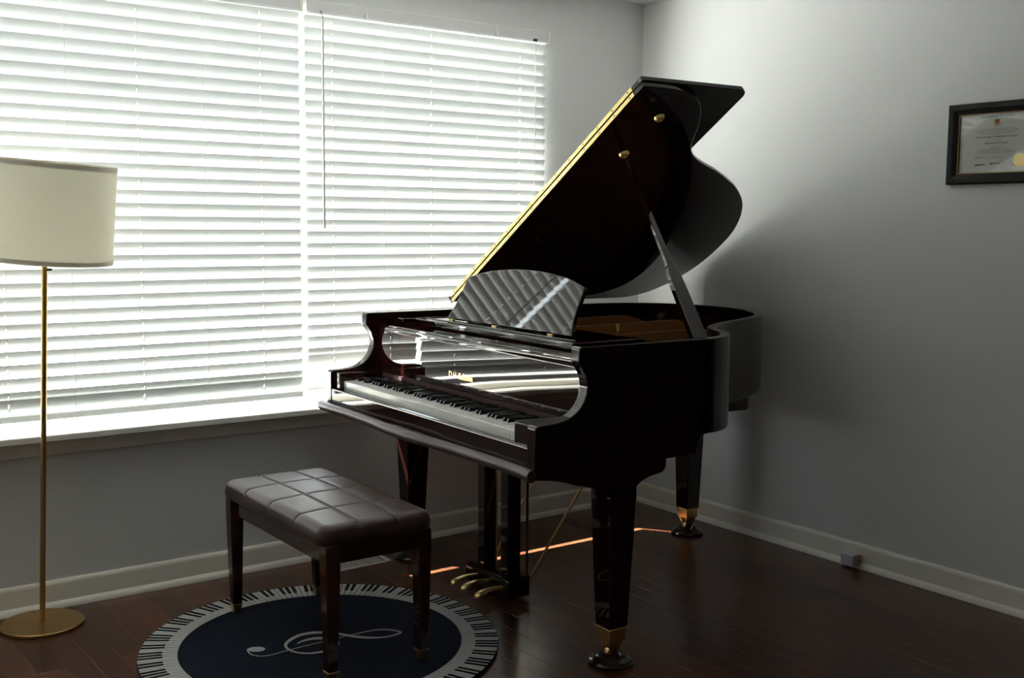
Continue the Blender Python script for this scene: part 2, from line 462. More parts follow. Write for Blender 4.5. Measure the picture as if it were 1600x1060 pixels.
# curved rim
core = [(HW, .335), (HW-.008, .385), (HW-.033, .437), (HW-.078, .490), (.600, .528), (.500, .580), (.410, .662), (.335, .785), (.272, .93), (.21, 1.06), (.13, 1.18), (.03, 1.27), (-.10, 1.335), (-.25, 1.36), (-.41, 1.345), (-.56, 1.28), (-.66, 1.165), (-.712, 1.01), (-HW, .84)]
outer = [(HW, .292)]+catmull(core, 7)+[(-HW, .292)]
inner = offset_poly(outer, TH)
inner[0] = (HW-TH, .292); inner[-1] = (-HW+TH, .292)
b = MB(); n = len(outer)
vs = [(p[0], p[1], z) for z in (ZB, ZR) for p in outer]+[(p[0], p[1], z) for z in (ZB, ZR) for p in inner]
fs = []
for i in range(n-1):
    fs += [(i, i+1, n+i+1, n+i), (2*n+i, 3*n+i, 3*n+i+1, 2*n+i+1), (n+i, n+i+1, 3*n+i+1, 3*n+i), (i, 2*n+i, 2*n+i+1, i+1)]
fs += [(0, n, 3*n, 2*n), (n-1, 3*n-1, 4*n-1, 2*n-1)]
b.add(vs, fs)
b.build('rim', LQ, P, bevel=.004, smooth=35)

# side arms with scrolled cheek and leg bracket
arm = [(-.350, .655), (-.340, .641), (-.30, .636), (-.27, .631), (-.24, .623), (-.205, .611), (-.16, .600), (-.12, .588), (-.085, .560), (-.06, .552), (.016, .552), (.024, .565), (.036, .580), (.055, .593), (.085, .603), (.115, .607), (.135, .610), (.146, .618), (.151, .630), (.152, .652),
       (.276, .652), (.283, .664), (.288, .690), (.296, .705), (.310, .713), (.330, .715), (.330, ZR),
       (-.188, ZR), (-.194, 1.016), (-.197, .978), (-.192, .970), (-.184, .958), (-.172, .940), (-.165, .920), (-.163, .900), (-.166, .880), (-.174, .860), (-.188, .840), (-.206, .825), (-.230, .813), (-.262, .805), (-.300, .802), (-.338, .801), (-.347, .797), (-.350, .788)]
for s in (-1, 1):
    b = MB(); b.prism(arm, s*(HW-.042), s*HW, 'x')
    b.build('arm', LQ, P, bevel=.003, smooth=30)

# key bed, slip, moulding, blocks
b = MB(); b.box(-HW+.04, HW-.04, -.335, .16, .645, .700); b.build('key_bed', LQ, P, bevel=.002)
b = MB(); b.prism([(-.347, .664), (-.347, .724), (-.345, .731), (-.340, .735), (-.332, .735), (-.328, .731), (-.322, .729), (-.322, .664)], -HW+.040, HW-.040, 'x')
b.build('key_slip', LQ, P, smooth=30)
us = [-.735, -.644, -.479, -.313, -.159, -.014, .095, .201, .318, .445, .573, .676, .738]
dv = [-.373, -.373, -.369, -.372, -.383, -.386, -.381, -.370, -.365, -.362, -.361, -.366, -.372]
path = catmull([(u, v, .659) for u, v in zip(us, dv)], 5)
rings = []
for i, q in enumerate(path):
    sc = 1.0
    ring = []
    for k in range(16):
        t = 2*math.pi*k/16
        ring.append((q[0], q[1]+.004+.0165*math.cos(t), q[2]+.0185*math.sin(t)))
    rings.append(ring)
b = MB(); b.loft(rings); b.build('front_moulding', M['lacquer_edge'], P, smooth=50)
b = MB(); b.prism([(-.356, .642), (-.356, .664), (-.352, .668), (-.33, .668), (-.33, .642)], -HW+.001, HW-.001, 'x'); b.build('front_rail', LQ, P, smooth=30)
KC = -.020; KW = 1.225; K0 = KC-KW/2; K1 = KC+KW/2
for a, c in ((-HW+.042, K0-.002), (K1+.002, HW-.042)):
    b = MB(); b.box(a, c, -.335, -.146, .700, .795); b.build('key_block', LQ, P, bevel=.004)

# keys
ww = KW/52
first_white = None
for i in range(52):
    x = K0+ww*(i+.5)
    if first_white is None:
        b = MB(); b.prism([(-.318, .741), (-.3185, .760), (-.316, .763), (-.147, .763), (-.147, .741)], -ww/2+.0005, ww/2-.0005, 'x')
        b.box(-ww/2+.0005, ww/2-.0005, -.316, -.147, .715, .741)
        o = b.build('white_key', M['ivory'], P); first_white = o
    else:
        o = first_white.copy(); COL.objects.link(o); o.parent = P
    o.location = (x, 0, random.uniform(-.0003, .0003))
first_black = None
for i in range(51):
    note = (i+5) % 7          # 0 = C
    if note in (2, 6): continue
    x = K0+ww*(i+1)
    if first_black is None:
        b = MB(); hb = .0058; ht = .0046
        rings = []
        for v, z in ((-.2665, .762), (-.262, .7735), (-.258, .7755), (-.147, .7745)):
            rings.append([(-hb, v if z < .77 else v, .755), (hb, v, .755), (ht, v, z), (-ht, v, z)])
        b.loft(rings); o = b.build('black_key', M['ebony'], P, bevel=.0008); first_black = o
    else:
        o = first_black.copy(); COL.objects.link(o); o.parent = P
    o.location = (x, 0, 0)
b = MB(); b.box(K0-.002, K1+.002, -.150, -.1445, .742, .787); b.build('key_felt', M['felt'], P)

# fallboard with gilt lettering
fp = [(-.1440, .778), (-.1440, .784), (-.1440, .792), (-.1440, .806), (-.1440, .830), (-.1440, .870), (-.1438, .915), (-.1435, .955), (-.1455, .960), (-.1455, .968), (-.1395, .971)]
back = [(-.124, .971), (-.124, .90), (-.124, .85), (-.124, .82), (-.124, .778)]
fpc = catmull(fp[:8], 4)+fp[8:]
b = MB(); b.prism(fpc+back, -HW+.0425, HW-.0425, 'x')
fb = b.build('fallboard', LQ, P, smooth=35)
b = MB(); b.prism([(-.1395, .966), (-.140, .974), (-.136, .977), (-.075, .977), (-.072, .974), (-.072, .966)], -HW+.0425, HW-.0425, 'x')
b.build('fallboard_cap', LQ, P, smooth=30)
tilt_l = math.atan2(.012, .045)
mt = Matrix.Translation((-.036, -.1442, .8400)) @ Matrix.Rotation(R(90), 4, 'X')
lt = text_mesh('D.H. Baldwin', .031, M['brass'], 'lettering', fb, mt, .0006, bold=.0004)
tag(lt, 'gold lettering')

# music desk tray and desk
b = MB(); b.box(-.62, -.575, -.09, .26, .984, 1.004); b.box(.430, .485, -.040, .26, .960, 1.004)
b.box(-.575, .430, -.036, -.014, .966, 1.003); b.box(-.575, .430, .010, .24, .990, 1.004)
b.build('music_desk_tray', LQ, P, bevel=.004)
tt = R(26); DC = -.031
Hh = Vector((0, math.sin(tt), math.cos(tt))); Nn = Vector((0, -math.cos(tt), math.sin(tt))); q0 = Vector((DC, .033, 1.0115))
half = [(.410, 0), (.400, .020), (.391, .045), (.385, .075), (.382, .105), (.380, .135), (.377, .165), (.372, .178), (.345, .186), (.295, .199), (.235, .210), (.165, .218), (.085, .224), (0, .226)]
prof = half+[(-x, y) for x, y in half[::-1][1:]]
b = MB(); vs = []
for t in (0, -.016):
    vs += [q0+Vector((x, 0, 0))+Hh*y+Nn*t for x, y in prof]
n = len(prof)
b.add(vs, [list(range(n)), list(range(n, 2*n))[::-1]]+[(i, (i+1) % n, n+(i+1) % n, n+i) for i in range(n)])
b.build('music_desk', LQ, P, bevel=.003, smooth=30)
for x in (-.36, -.05, .30):
    b = MB(); b.box(DC+x-.015, DC+x+.015, .022, .034, 1.0035, 1.0105); b.build('desk_hinge', M['brass'], P, bevel=.001)
b = MB(); b.tube([(DC, .05, 1.006), (DC, .17, 1.008), (DC, .135, 1.15)], .006, 8); b.build('desk_support', M['brass'], P, smooth=60)

# inside: soundboard, iron plate, struts, strings, pin block
inn = [(p[0], p[1]) for p in offset_poly(outer, TH-.004)]
inn[0] = (HW-.03, .33); inn[-1] = (-HW+.03, .33)
b = MB(); b.prism([(HW-.038, .14), (HW-.038, .33)]+inn[1:-1]+[(-HW+.038, .33), (-HW+.038, .14)], .740, .765); b.build('soundboard', M['soundboard'], P)
b = MB(); b.box(-HW+.043, HW-.043, -.065, .20, .880, .935); b.build('pin_block', M['plate_gold'], P)
pl = offset_poly(outer, TH+.004)
plate_poly = [(HW-.045, .20), (HW-.045, .33)]+pl[3:-3]+[(-HW+.045, .33), (-HW+.045, .20)]
b = MB(); b.prism(plate_poly, .872, .890); plate = b.build('iron_plate', M['plate_gold'], P)
def strut(pts, w, name='plate_strut'):
    b = MB(); rings = []
    for (x, y, z) in pts:
        rings.append([(x-w/2, y, .885), (x+w/2, y, .885), (x+w*.3, y, z), (x-w*.3, y, z)])
    b.loft(rings); return b.build(name, M['plate_gold'], plate, smooth=40)
def fall(x0, x1, y1, h):
    pts = []
    for k in range(13):
        t = k/12; y = .19+(y1-.19)*t
        hh = h if t < .72 else h*(1-((t-.72)/.28)**1.6)+.0
        pts.append((x0+(x1-x0)*t, y, .89+max(.004, hh)))
    return pts
strut(fall(.42, .40, .62, .078), .03); strut(fall(.16, .10, 1.06, .088), .032); strut(fall(-.10, -.22, 1.28, .095), .034); strut(fall(-.36, -.52, 1.22, .095), .034)
b = MB(); b.box(.20, .60, .50, .54, .885, .94); b.build('plate_rib', M['plate_gold'], plate, bevel=.008)
b = MB()
for i in range(70):
    t = i/69; x = -.60+1.2*t
    y1 = 1.22-.80*t**.75
    b.tube([(x, .205, .925), (x-.05*(1-t), y1, .918)], .0009, 4)
st = b.build('strings', M['string'], P); tag(st, 'steel strings', kind='stuff')
b = MB()
for i in range(90):
    x = -.62+1.24*i/89
    for r_ in range(2): b.tube([(x, .02+.05*r_+.015*(i % 3), .93), (x, .018+.05*r_+.015*(i % 3), .962)], .0032, 6)
tp = b.build('tuning_pins', M['string'], P); tag(tp, 'rows of steel tuning pins', kind='stuff')
for (x, y) in ((-.46, .62), (-.02, .55)):
    b = MB(); b.lathe([(.012, .885), (.012, .960), (.016, .963), (.016, .972), (.007, .976), (.005, 1.0), (0, 1.002)], (x, y, 0), 16); b.build('plate_bolt', M['brass'], plate, smooth=50)
b = MB(); b.box(-HW+.036, -HW+.052, .60, .70, .965, 1.018); b.build('lid_hinge', M['brass'], P, bevel=.002)

# lid: main panel and folded front flap, in the lid's own plane
LA = R(32.6); h0 = Vector((-HW, 0, 1.040)); Wd = Vector((math.cos(LA), 0, math.sin(LA))); Nd = Vector((-math.sin(LA), 0, math.cos(LA)))
def LP(w, v, t): return h0+Wd*w+Vector((0, v, 0))+Nd*t
def lid_prism(poly, t0, t1, m=None):
    b = MB(); n = len(poly)
    b.add([LP(w, v, t0) for w, v in poly]+[LP(w, v, t1) for w, v in poly],
          [list(range(n))[::-1], list(range(n, 2*n))]+[(i, (i+1) % n, n+(i+1) % n, n+i) for i in range(n)], m)
    return b
side = catmull([(1.454, .245), (1.454, .33), (1.444, .41), (1.412, .49), (1.35, .555), (1.27, .605), (1.19, .642), (1.129, .685), (1.085, .745), (1.050, .815), (1.012, .905), (.960, 1.01), (.893, 1.122), (.795, 1.235), (.665, 1.325), (.52, 1.378), (.33, 1.392), (.175, 1.355), (.06, 1.28), (.006, 1.17), (0, 1.05)], 5)
main_poly = [(0, .221), (1.450, .221), (1.454, .225)]+side
lid = lid_prism(main_poly, 0, .019).build('lid', LQ, P, bevel=.003, smooth=30)
flap_poly = [(-.008, .222), (1.454, .222), (1.458, .226), (1.459, .240), (1.459, .672), (1.448, .692), (1.430, .701), (-.008, .708)]
flap = lid_prism(flap_poly, .0215, .0405).build('lid_front_flap', LQ, P, bevel=.003, smooth=30)
for (t0, t1) in ((.003, .0165), (.024, .0375)):
    b = MB()
    def LB(w0, w1, v0, v1, ta, tb, m):
        vs = [LP(w, v, t) for t in (ta, tb) for (w, v) in ((w0, v0), (w1, v0), (w1, v1), (w0, v1))]
        b.add(vs, [(0, 3, 2, 1), (4, 5, 6, 7), (0, 1, 5, 4), (1, 2, 6, 5), (2, 3, 7, 6), (3, 0, 4, 7)], m)
    LB(.015, 1.402, .2185, .2225, t0, t1, M['brass'])
    tm = (t0+t1)/2
    for k in range(15):
        w = .05+k*1.33/14
        LB(w-.0022, w+.0022, .2180, .2190, tm-.0022, tm+.0022, M['dark'])
    b.build('piano_hinge', M['brass'], lid, normals=True)
b = MB(); b.add([LP(w, .2195, t) for w, t in ((.0, .0185), (1.45, .0185), (1.45, .022), (0, .022))]+[LP(w, .226, t) for w, t in ((.0, .0185), (1.45, .0185), (1.45, .022), (0, .022))],
                [(0, 1, 2, 3), (7, 6, 5, 4), (0, 4, 5, 1), (1, 5, 6, 2), (2, 6, 7, 3), (3, 7, 4, 0)])
b.build('hinge_gap_shade', M['dark'], lid)  # dark strip painted in as the shade between lid and flap
for (w, v) in ((1.096, .388), (1.309, .393)):
    b = MB(); b.lathe([(.020, .002), (.020, -.004), (.014, -.012), (.009, -.012), (.007, -.004), (0, -.004)], LP(w, v, 0), 20, axis=Nd); b.build('prop_socket', M['brass'], lid, smooth=40)
for (w, v) in ((1.40, .30),):
    b = MB(); b.lathe([(.010, .001), (.009, -.008), (0, -.009)], LP(w, v, 0), 14, axis=Nd); b.build('lid_buffer', M['rubber'], lid, smooth=40)

# prop stick
pb = Vector((.660, .345, 1.000)); pt = LP(1.015, .475, -.001)
ax = (pt-pb).normalized(); sd = Vector((0, 1, 0)); sd = (sd-ax*sd.dot(ax)).normalized(); nd = ax.cross(sd)
b = MB(); Lp = (pt-pb).length; rings = []
for t, w, d in ((-.02, .058, .022), (.10, .058, .022), (.28, .054, .022), (.36, .050, .021), (.40, .034, .018), (.44, .027, .016), (.70, .021, .013), (.96, .013, .010), (1.0, .008, .007)):
    c = pb+ax*(Lp*t)
    rings.append([c+sd*(w/2)+nd*(d/2), c-sd*(w/2)+nd*(d/2), c-sd*(w/2)-nd*(d/2), c+sd*(w/2)-nd*(d/2)])
b.loft(rings); b.build('prop_stick', LQ, P, bevel=.002)
b = MB(); b.box(.635, .692, .315, .375, .955, .999); b.build('prop_hinge', M['dark'], P, bevel=.003)

# legs with brass ferrules and casters
def leg(x, y, ztop, wt=.103, wb=.073):
    b = MB(); z0 = .122
    def sq(w, z): h = w/2; return [(x-h, y-h, z), (x+h, y-h, z), (x+h, y+h, z), (x-h, y+h, z)]
    b.loft([sq(wb, z0), sq(wt, ztop-.02), sq(wt, ztop+.03)])
    o = b.build('leg', LQ, P, bevel=.004)
    b = MB(); b.loft([sq(wb+.004, .1175), sq(wb+.004, .1225)]); b.loft([sq(wb-.010, .078), sq(wb-.006, .118)])
    # yoke: two tapering arms that hold the wheel
    for s in (-1, 1):
        b.loft([[(x+s*.011-.004, y-.010, .030), (x+s*.011+.004, y-.010, .030), (x+s*.011+.004, y+.010, .030), (x+s*.011-.004, y+.010, .030)],
                [(x+s*.021-.007, y-.028, .080), (x+s*.021+.007, y-.028, .080), (x+s*.021+.007, y+.028, .080), (x+s*.021-.007, y+.028, .080)]])
    b.build('ferrule', M['brass'], o, bevel=.0015)
    b = MB(); b.lathe([(.004, -.009), (.021, -.009), (.023, -.005), (.023, .005), (.021, .009), (.004, .009)], (x, y, .0335), 24, axis=(1, 0, 0)); b.build('caster_wheel', M['brass'], o, smooth=40)
    return o
leg(-.659, 0, .552); leg(.655, 0, .552); leg(-.325, 1.215, .715, .106)
b = MB(); b.prism([(-.56, 1.06), (.03, 1.06), (.035, 1.20), (.0, 1.25), (-.12, 1.305), (-.44, 1.305), (-.54, 1.25)], .615, .716); b.build('tail_block', LQ, P, bevel=.004)

# pedal lyre
b = MB(); b.prism([(.020, .014), (.020, .066), (.026, .078), (.050, .090), (.118, .090), (.118, .014)], -.266, .026, 'x'); ly = b.build('lyre_box', LQ, P, bevel=.002)
for x in (-.218, -.058):
    b = MB(); b.box(x, x+.050, .042, .100, .088, .645); b.build('lyre_post', LQ, P, bevel=.004)
b = MB(); b.box(-.26, .02, .03, .14, .612, .648); b.build('lyre_head', LQ, P, bevel=.004)
for x in (-.182, -.107, -.008):
    pts = [(x, .04, .050), (x, .01, .054), (x, -.025, .054), (x, -.055, .050), (x, -.085, .042), (x, -.097, .036)]
    wd = [.012, .013, .020, .032, .034, .014]; hh = [.006, .006, .007, .009, .009, .005]
    rings = []
    for q, w, h in zip(catmull(pts, 4), catmull([(a,) for a in wd], 4), catmull([(a,) for a in hh], 4)):
        rings.append([(q[0]+w[0]/2*math.cos(t), q[1], q[2]+h[0]*math.sin(t)) for t in [2*math.pi*k/14 for k in range(14)]])
    b = MB(); b.loft(rings); b.build('pedal', M['brass_satin'], P, smooth=60)
for x, t in ((-.15, .003), (-.112, .003), (-.075, .003)):
    b = MB(); b.tube([(x, .085, .088), (x, .085, .64)], t, 8); b.build('pedal_rod', M['brass_brushed'], P, smooth=60)
b = MB(); b.tube([(-.045+.10, .085, .088), (.055, .085, .645)], .0045, 10); b.build('pedal_rod', M['dark'], P, smooth=60)
for x0, x1 in ((.012, .18), (-.25, -.10)):
    b = MB(); b.tube([(x0, .118, .06), (x1, .40, .66)], .0048, 10); b.build('lyre_brace', M['brass_brushed'], P, smooth=60)
b = MB(); b.box(-HW+.06, HW-.06, .16, .24, .66, .745); b.build('cross_beam', M['lacquer_edge'], P)
for (x0, y0, x1, y1) in ((-.55, .24, -.40, 1.10), (.45, .24, -.20, 1.10)):
    b = MB(); b.loft([[(x0-.03, y0, .69), (x0+.03, y0, .69), (x0+.03, y0, .745), (x0-.03, y0, .745)], [(x1-.03, y1, .69), (x1+.03, y1, .69), (x1+.03, y1, .745), (x1-.03, y1, .745)]])
    b.build('under_beam', M['lacquer_edge'], P)

# caster cups under the three legs
pm = P.matrix_basis.copy()
first_cup = None
for (x, y, lab) in ((.655, 0, 'dark round caster cup under the front right piano leg, nearest the camera'), (-.659, 0, 'dark round caster cup under the piano leg nearest the window, behind the bench'), (-.325, 1.215, 'dark round caster cup under the rear piano leg near the corner')):
    wpos = pm @ Vector((x, y, 0))
    if first_cup is None:
        b = MB(); b.lathe([(.060, 0), (.070, .002), (.0725, .008), (.068, .014), (.058, .017), (.050, .024), (.042, .026), (.036, .022), (.030, .0105), (0, .0105)], (0, 0, 0), 48)
        o = b.build('caster_cup', M['cup'], smooth=35); first_cup = o
    else:
        o = first_cup.copy(); COL.objects.link(o)
    o.location = (wpos.x, wpos.y, 0)
    tag(o, lab, 'caster cup', 'caster cups under the piano')

# ------------------------------------------------------------------ round rug
RC = Vector((-2.168, -.873, 0)); RR = .577; RI = .456; RTH = .012
b = MB(); NS = 180
b.lathe([(RR-.002, 0), (RR, .003), (RR, .009), (RR-.003, RTH), (0, RTH)], (0, 0, 0), NS, M['navy'])
def sector(r0, r1, a0, a1, z0, z1, m):
    vs = []
    for z in (z0, z1):
        for r_, a_ in ((r0, a0), (r1, a0), (r1, a1), (r0, a1)): vs.append((r_*math.cos(a_), r_*math.sin(a_), z))
    b.add(vs, [(0, 3, 2, 1), (4, 5, 6, 7), (0, 1, 5, 4), (1, 2, 6, 5), (2, 3, 7, 6), (3, 0, 4, 7)], m)
NK = 154; da = 2*math.pi/NK; rm = random.Random(3)
for k in range(NK):
    a0 = k*da
    wob = rm.uniform(-.0015, .0015)
    sector(RI, RR-.001+wob*.3, a0+da*.065, a0+da*.935, RTH-.001, RTH+.0008, M['rug_white'])
    if (k % 7) not in (2, 6):
        sector(RI+.046+wob, RR-.0005, a0+da*.70, a0+da*1.30, RTH-.001, RTH+.0014, M['rug_black'])
# treble clef
cl = [(-.228, .073), (-.236, .051), (-.236, .021), (-.223, -.001), (-.206, -.012), (-.182, -.016), (-.147, -.012), (-.116, -.010), (-.077, -.008), (-.040, -.008), (-.001, -.008), (.04, -.006), (.079, -.006), (.112, -.007), (.159, -.008), (.196, -.016), (.218, -.028), (.238, -.051), (.25, -.078), (.228, -.089), (.195, -.090), (.161, -.078), (.132, -.057), (.107, -.029), (.085, .005), (.063, .040), (.036, .066), (.005, .084), (-.032, .089), (-.069, .076), (-.101, .053), (-.117, .029), (-.122, .003), (-.118, -.029), (-.101, -.057), (-.079, -.074), (-.053, -.082), (-.032, -.085), (-.002, -.080), (.023, -.057), (.035, -.025), (.031, .001), (.011, .020), (-.011, .033), (-.036, .037), (-.063, .032), (-.079, .022)]
cw = [.005]*12+[.005, .006, .008, .009, .009, .009, .008, .009, .010, .014, .018, .019, .017, .016, .018, .021, .020, .016, .013, .010, .009, .010, .011, .012, .013, .013, .014, .016, .019, .021, .022, .020, .015, .010, .004]
cpts = catmull([(p[0], p[1], w) for p, w in zip(cl, cw)], 5)
L_, R_ = [], []
for i, (x, y, w) in enumerate(cpts):
    a = cpts[max(0, i-1)]; c = cpts[min(len(cpts)-1, i+1)]
    t = Vector((c[0]-a[0], c[1]-a[1])).normalized()
    L_.append((x-t.y*w/2, y+t.x*w/2)); R_.append((x+t.y*w/2, y-t.x*w/2))
zc = RTH+.0008
n = len(cpts)
b.add([(p[0], p[1], zc) for p in L_]+[(p[0], p[1], zc) for p in R_], [(i, n+i, n+i+1, i+1) for i in range(n-1)], M['rug_white'])
b.add([(-.207+.026*math.cos(t)*1.0+.004*math.sin(t), .055+.022*math.sin(t)-.010*math.cos(t), zc+.0002) for t in [2*math.pi*k/28 for k in range(28)]], [list(range(28))], M['rug_white'])
rug = b.build('round_rug', M['navy'], normals=False)
rug.location = RC
tag(rug, 'round navy rug with keyboard border and white treble clef', 'rug')

# ------------------------------------------------------------------ piano bench
BN = empty('piano_bench', (-2.134, -.815, RTH+.0015))
tag(BN, 'dark wooden piano bench with panelled brown leather seat', 'bench')
hx, hy = .196, .388
b = MB(); NX, NY = 120, 232; rc = .045; re = .034; zt = .474; zb = .418
def rr_sd(x, y):
    qx, qy = abs(x)-(hx-rc), abs(y)-(hy-rc)
    return math.hypot(max(qx, 0), max(qy, 0))+min(max(qx, qy), 0)-rc
vs = []; seamx = (-hx/3, hx/3); seamy = (-hy/2, 0, hy/2)
for j in range(NY+1):
    for i in range(NX+1):
        x = hx*(2*i/NX-1); y = hy*(2*j/NY-1)
        d = rr_sd(x, y)
        if d > 0:
            qx, qy = abs(x)-(hx-rc), abs(y)-(hy-rc); l = math.hypot(qx, qy)
            x = math.copysign(hx-rc+qx/l*rc, x); y = math.copysign(hy-rc+qy/l*rc, y); d = 0
        e = -d
        z = zt+.010*(1-(x/hx)**2)*(1-(y/hy)**2)
        dx = min(abs(x-s_) for s_ in seamx); dy = min(abs(y-s_) for s_ in seamy)
        dd = min(dx, dy)
        z += .0016*(1-math.exp(-(dd/.014)**2))-.0042*math.exp(-(dd/.0028)**2)
        if e < re: z -= re-math.sqrt(max(0, re*re-(re-e)**2))
        vs.append((x, y, z))
fs = [(j*(NX+1)+i, j*(NX+1)+i+1, (j+1)*(NX+1)+i+1, (j+1)*(NX+1)+i) for j in range(NY) for i in range(NX)]
ring = [i for i in range(NX+1)]+[(j*(NX+1)+NX) for j in range(1, NY+1)]+[NY*(NX+1)+i for i in range(NX-1, -1, -1)]+[j*(NX+1) for j in range(NY-1, 0, -1)]
m0 = len(vs); rn = len(ring)
for lv, (zz, sc) in enumerate(((.432, 1.004), (zb, .992))):
    for k in ring: vs.append((vs[k][0]*sc, vs[k][1]*(1+(sc-1)*.5), zz))
for k in range(rn):
    k2 = (k+1) % rn
    fs.append((ring[k], m0+k, m0+k2, ring[k2])); fs.append((m0+k, m0+rn+k, m0+rn+k2, m0+k2))
fs.append([m0+rn+k for k in range(rn)])
b.add(vs, fs)
cu = b.build('seat_cushion', M['leather'], BN, smooth=60)
# welt piping along the seams
def seam_z(x, y):
    e = -rr_sd(x, y); z = zt+.010*(1-(x/hx)**2)*(1-(y/hy)**2)
    if e < re: z -= re-math.sqrt(max(0, re*re-(re-e)**2))
    return z
for s_ in seamx:
    b = MB(); b.tube([(s_+.006, y, seam_z(s_, y)) for y in [hy*.985*(2*k/60-1) for k in range(61)]], .0022, 6); b.build('seam_piping', M['leather'], cu, smooth=60)
b = MB()
ax_, ay_ = .166, .358; ath = .012
for (x0, x1, y0, y1) in ((-ax_, ax_, -ay_, -ay_+.018), (-ax_, ax_, ay_-.018, ay_), (-ax_, -ax_+.018, -ay_, ay_), (ax_-.018, ax_, -ay_, ay_)):
    b.box(x0, x1, y0, y1, .352, .420)
b.build('apron', M['bench_wood'], BN, bevel=.003)
b = MB(); b.box(-ax_, ax_, -ay_, ay_, .408, .418); b.build('seat_board', M['bench_wood'], BN)
for sx_ in (-1, 1):
    for sy_ in (-1, 1):
        cx, cy = sx_*.158, sy_*.364
        def sq(w, z, cx=cx, cy=cy): h = w/2; return [(cx-h, cy-h, z), (cx+h, cy-h, z), (cx+h, cy+h, z), (cx-h, cy+h, z)]
        b = MB(); b.loft([sq(.033, .030), sq(.047, .345), sq(.047, .419)]); lg = b.build('leg', M['bench_wood'], BN, bevel=.003)
        b = MB(); b.loft([sq(.036, .026), sq(.036, .031)]); b.loft([sq(.024, .0), sq(.030, .026)]); f_ = b.build('brass_tip', M['brass_brushed'], lg, bevel=.001)

# ------------------------------------------------------------------ floor lamp
LM = empty('floor_lamp', (-2.872, -.166, 0))
tag(LM, 'brass floor lamp with cream drum shade standing by the left blind', 'floor lamp')
b = MB(); b.lathe([(.128, 0), (.134, .002), (.135, .010), (.133, .0125), (0, .0125)], (0, 0, 0), 72); b.build('base', M['brass_brushed'], LM, smooth=35)
top = Vector((.029, -.102, 1.355)); pd = (top-Vector((0, 0, .012))).normalized()
b = MB(); b.tube([(0, 0, .012), top], .0093, 20); b.build('pole', M['brass_brushed'], LM, smooth=60)
sa = Vector((.055, -.078, 1)).normalized()
sc0 = pd*1.395+Vector((.003, 0, .017))
b = MB(); SR = .212; hs = .158
b.lathe([(SR, -hs), (SR, hs), (SR-.002, hs), (SR-.002, -hs)], sc0, 72, axis=sa)
# open the drum: lathe caps removed
b.f = b.f[:-2]; b.mi = b.mi[:-2]
sh = b.build('lamp_shade', M['shade'], LM, smooth=40)
for z0, z1 in ((-hs-.001, -hs+.014), (hs-.014, hs+.001)):
    b = MB(); b.lathe([(SR+.0008, z0), (SR+.0008, z1), (SR-.003, z1), (SR-.003, z0)], sc0, 72, axis=sa); b.f = b.f[:-2]; b.mi = b.mi[:-2]
    b.add([], []); b.build('shade_hem', M['shade_band'], sh, smooth=40)
b = MB()
for k in range(3):
    a = 2*math.pi*k/3+.4
    x_ = Vector((math.cos(a), math.sin(a), 0)); x_ = (x_-sa*x_.dot(sa)).normalized()
    b.tube([top+pd*.06, sc0+sa*(hs-.01)+x_*(SR-.004)], .002, 6)
b.build('shade_spider', M['brass_brushed'], LM, smooth=60)
b = MB(); b.tube([top, top+pd*.06], .014, 14); b.build('socket', M['black'], LM, smooth=50)
b = MB(); b.lathe([(.014, 0), (.028, .03), (.032, .055), (.024, .08), (.008, .092), (0, .093)], top+pd*.06, 20, axis=pd); b.build('bulb', M['ivory'], LM, smooth=60)
sp = pd*1.222
b = MB(); b.tube([sp+Vector((.006, -.004, 0)), sp+Vector((.020, -.012, 0))], .0045, 10); b.build('switch_knob', M['black'], LM, smooth=60)

# ------------------------------------------------------------------ floor vent
VT = empty('floor_vent', (-1.675, -.170, 0))
tag(VT, 'white slotted floor vent beside the baseboard behind the bench', 'vent')
b = MB(); vx, vy = .148, .050
b.box(-vx, vx, -vy, -vy+.016, 0, .005); b.box(-vx, vx, vy-.016, vy, 0, .005); b.box(-vx, -vx+.022, -vy, vy, 0, .005); b.box(vx-.022, vx, -vy, vy, 0, .005)
b.build('vent_frame', M['vent'], VT, bevel=.0015)
b = MB(); b.box(-vx+.02, vx-.02, -vy+.014, vy-.014, .0005, .0012); b.build('vent_shade_sheet', M['dark'], VT)  # dark sheet stands in for the shade inside the duct
b = MB(); k = -vx+.030
while k < vx-.024:
    b.box(k-.0026, k+.0026, -vy+.012, vy-.012, .001, .0045); k += .0135
b.build('vent_louvres', M['vent'], VT)

# ------------------------------------------------------------------ jack box on the right baseboard
JB = empty('jack_box', (0, -1.332, .008))
tag(JB, 'small grey box fixed to the right baseboard near the floor', 'jack box')
b = MB(); b.box(-.052, -.014, -.030, .030, 0, .046); b.build('box_body', M['grey_plastic'], JB, bevel=.003)
b = MB(); b.box(-.050, -.0142, -.046, -.030, .004, .048); b.build('wood_backing', M['raw_wood'], JB, bevel=.002)
b = MB(); b.lathe([(.004, 0), (.004, .0015), (0, .0015)], (-.035, -.046, .026), 12, axis=(0, -1, 0)); b.build('hole_shade_disc', M['dark'], JB)  # flat dark disc, shade of a hole put into its colour

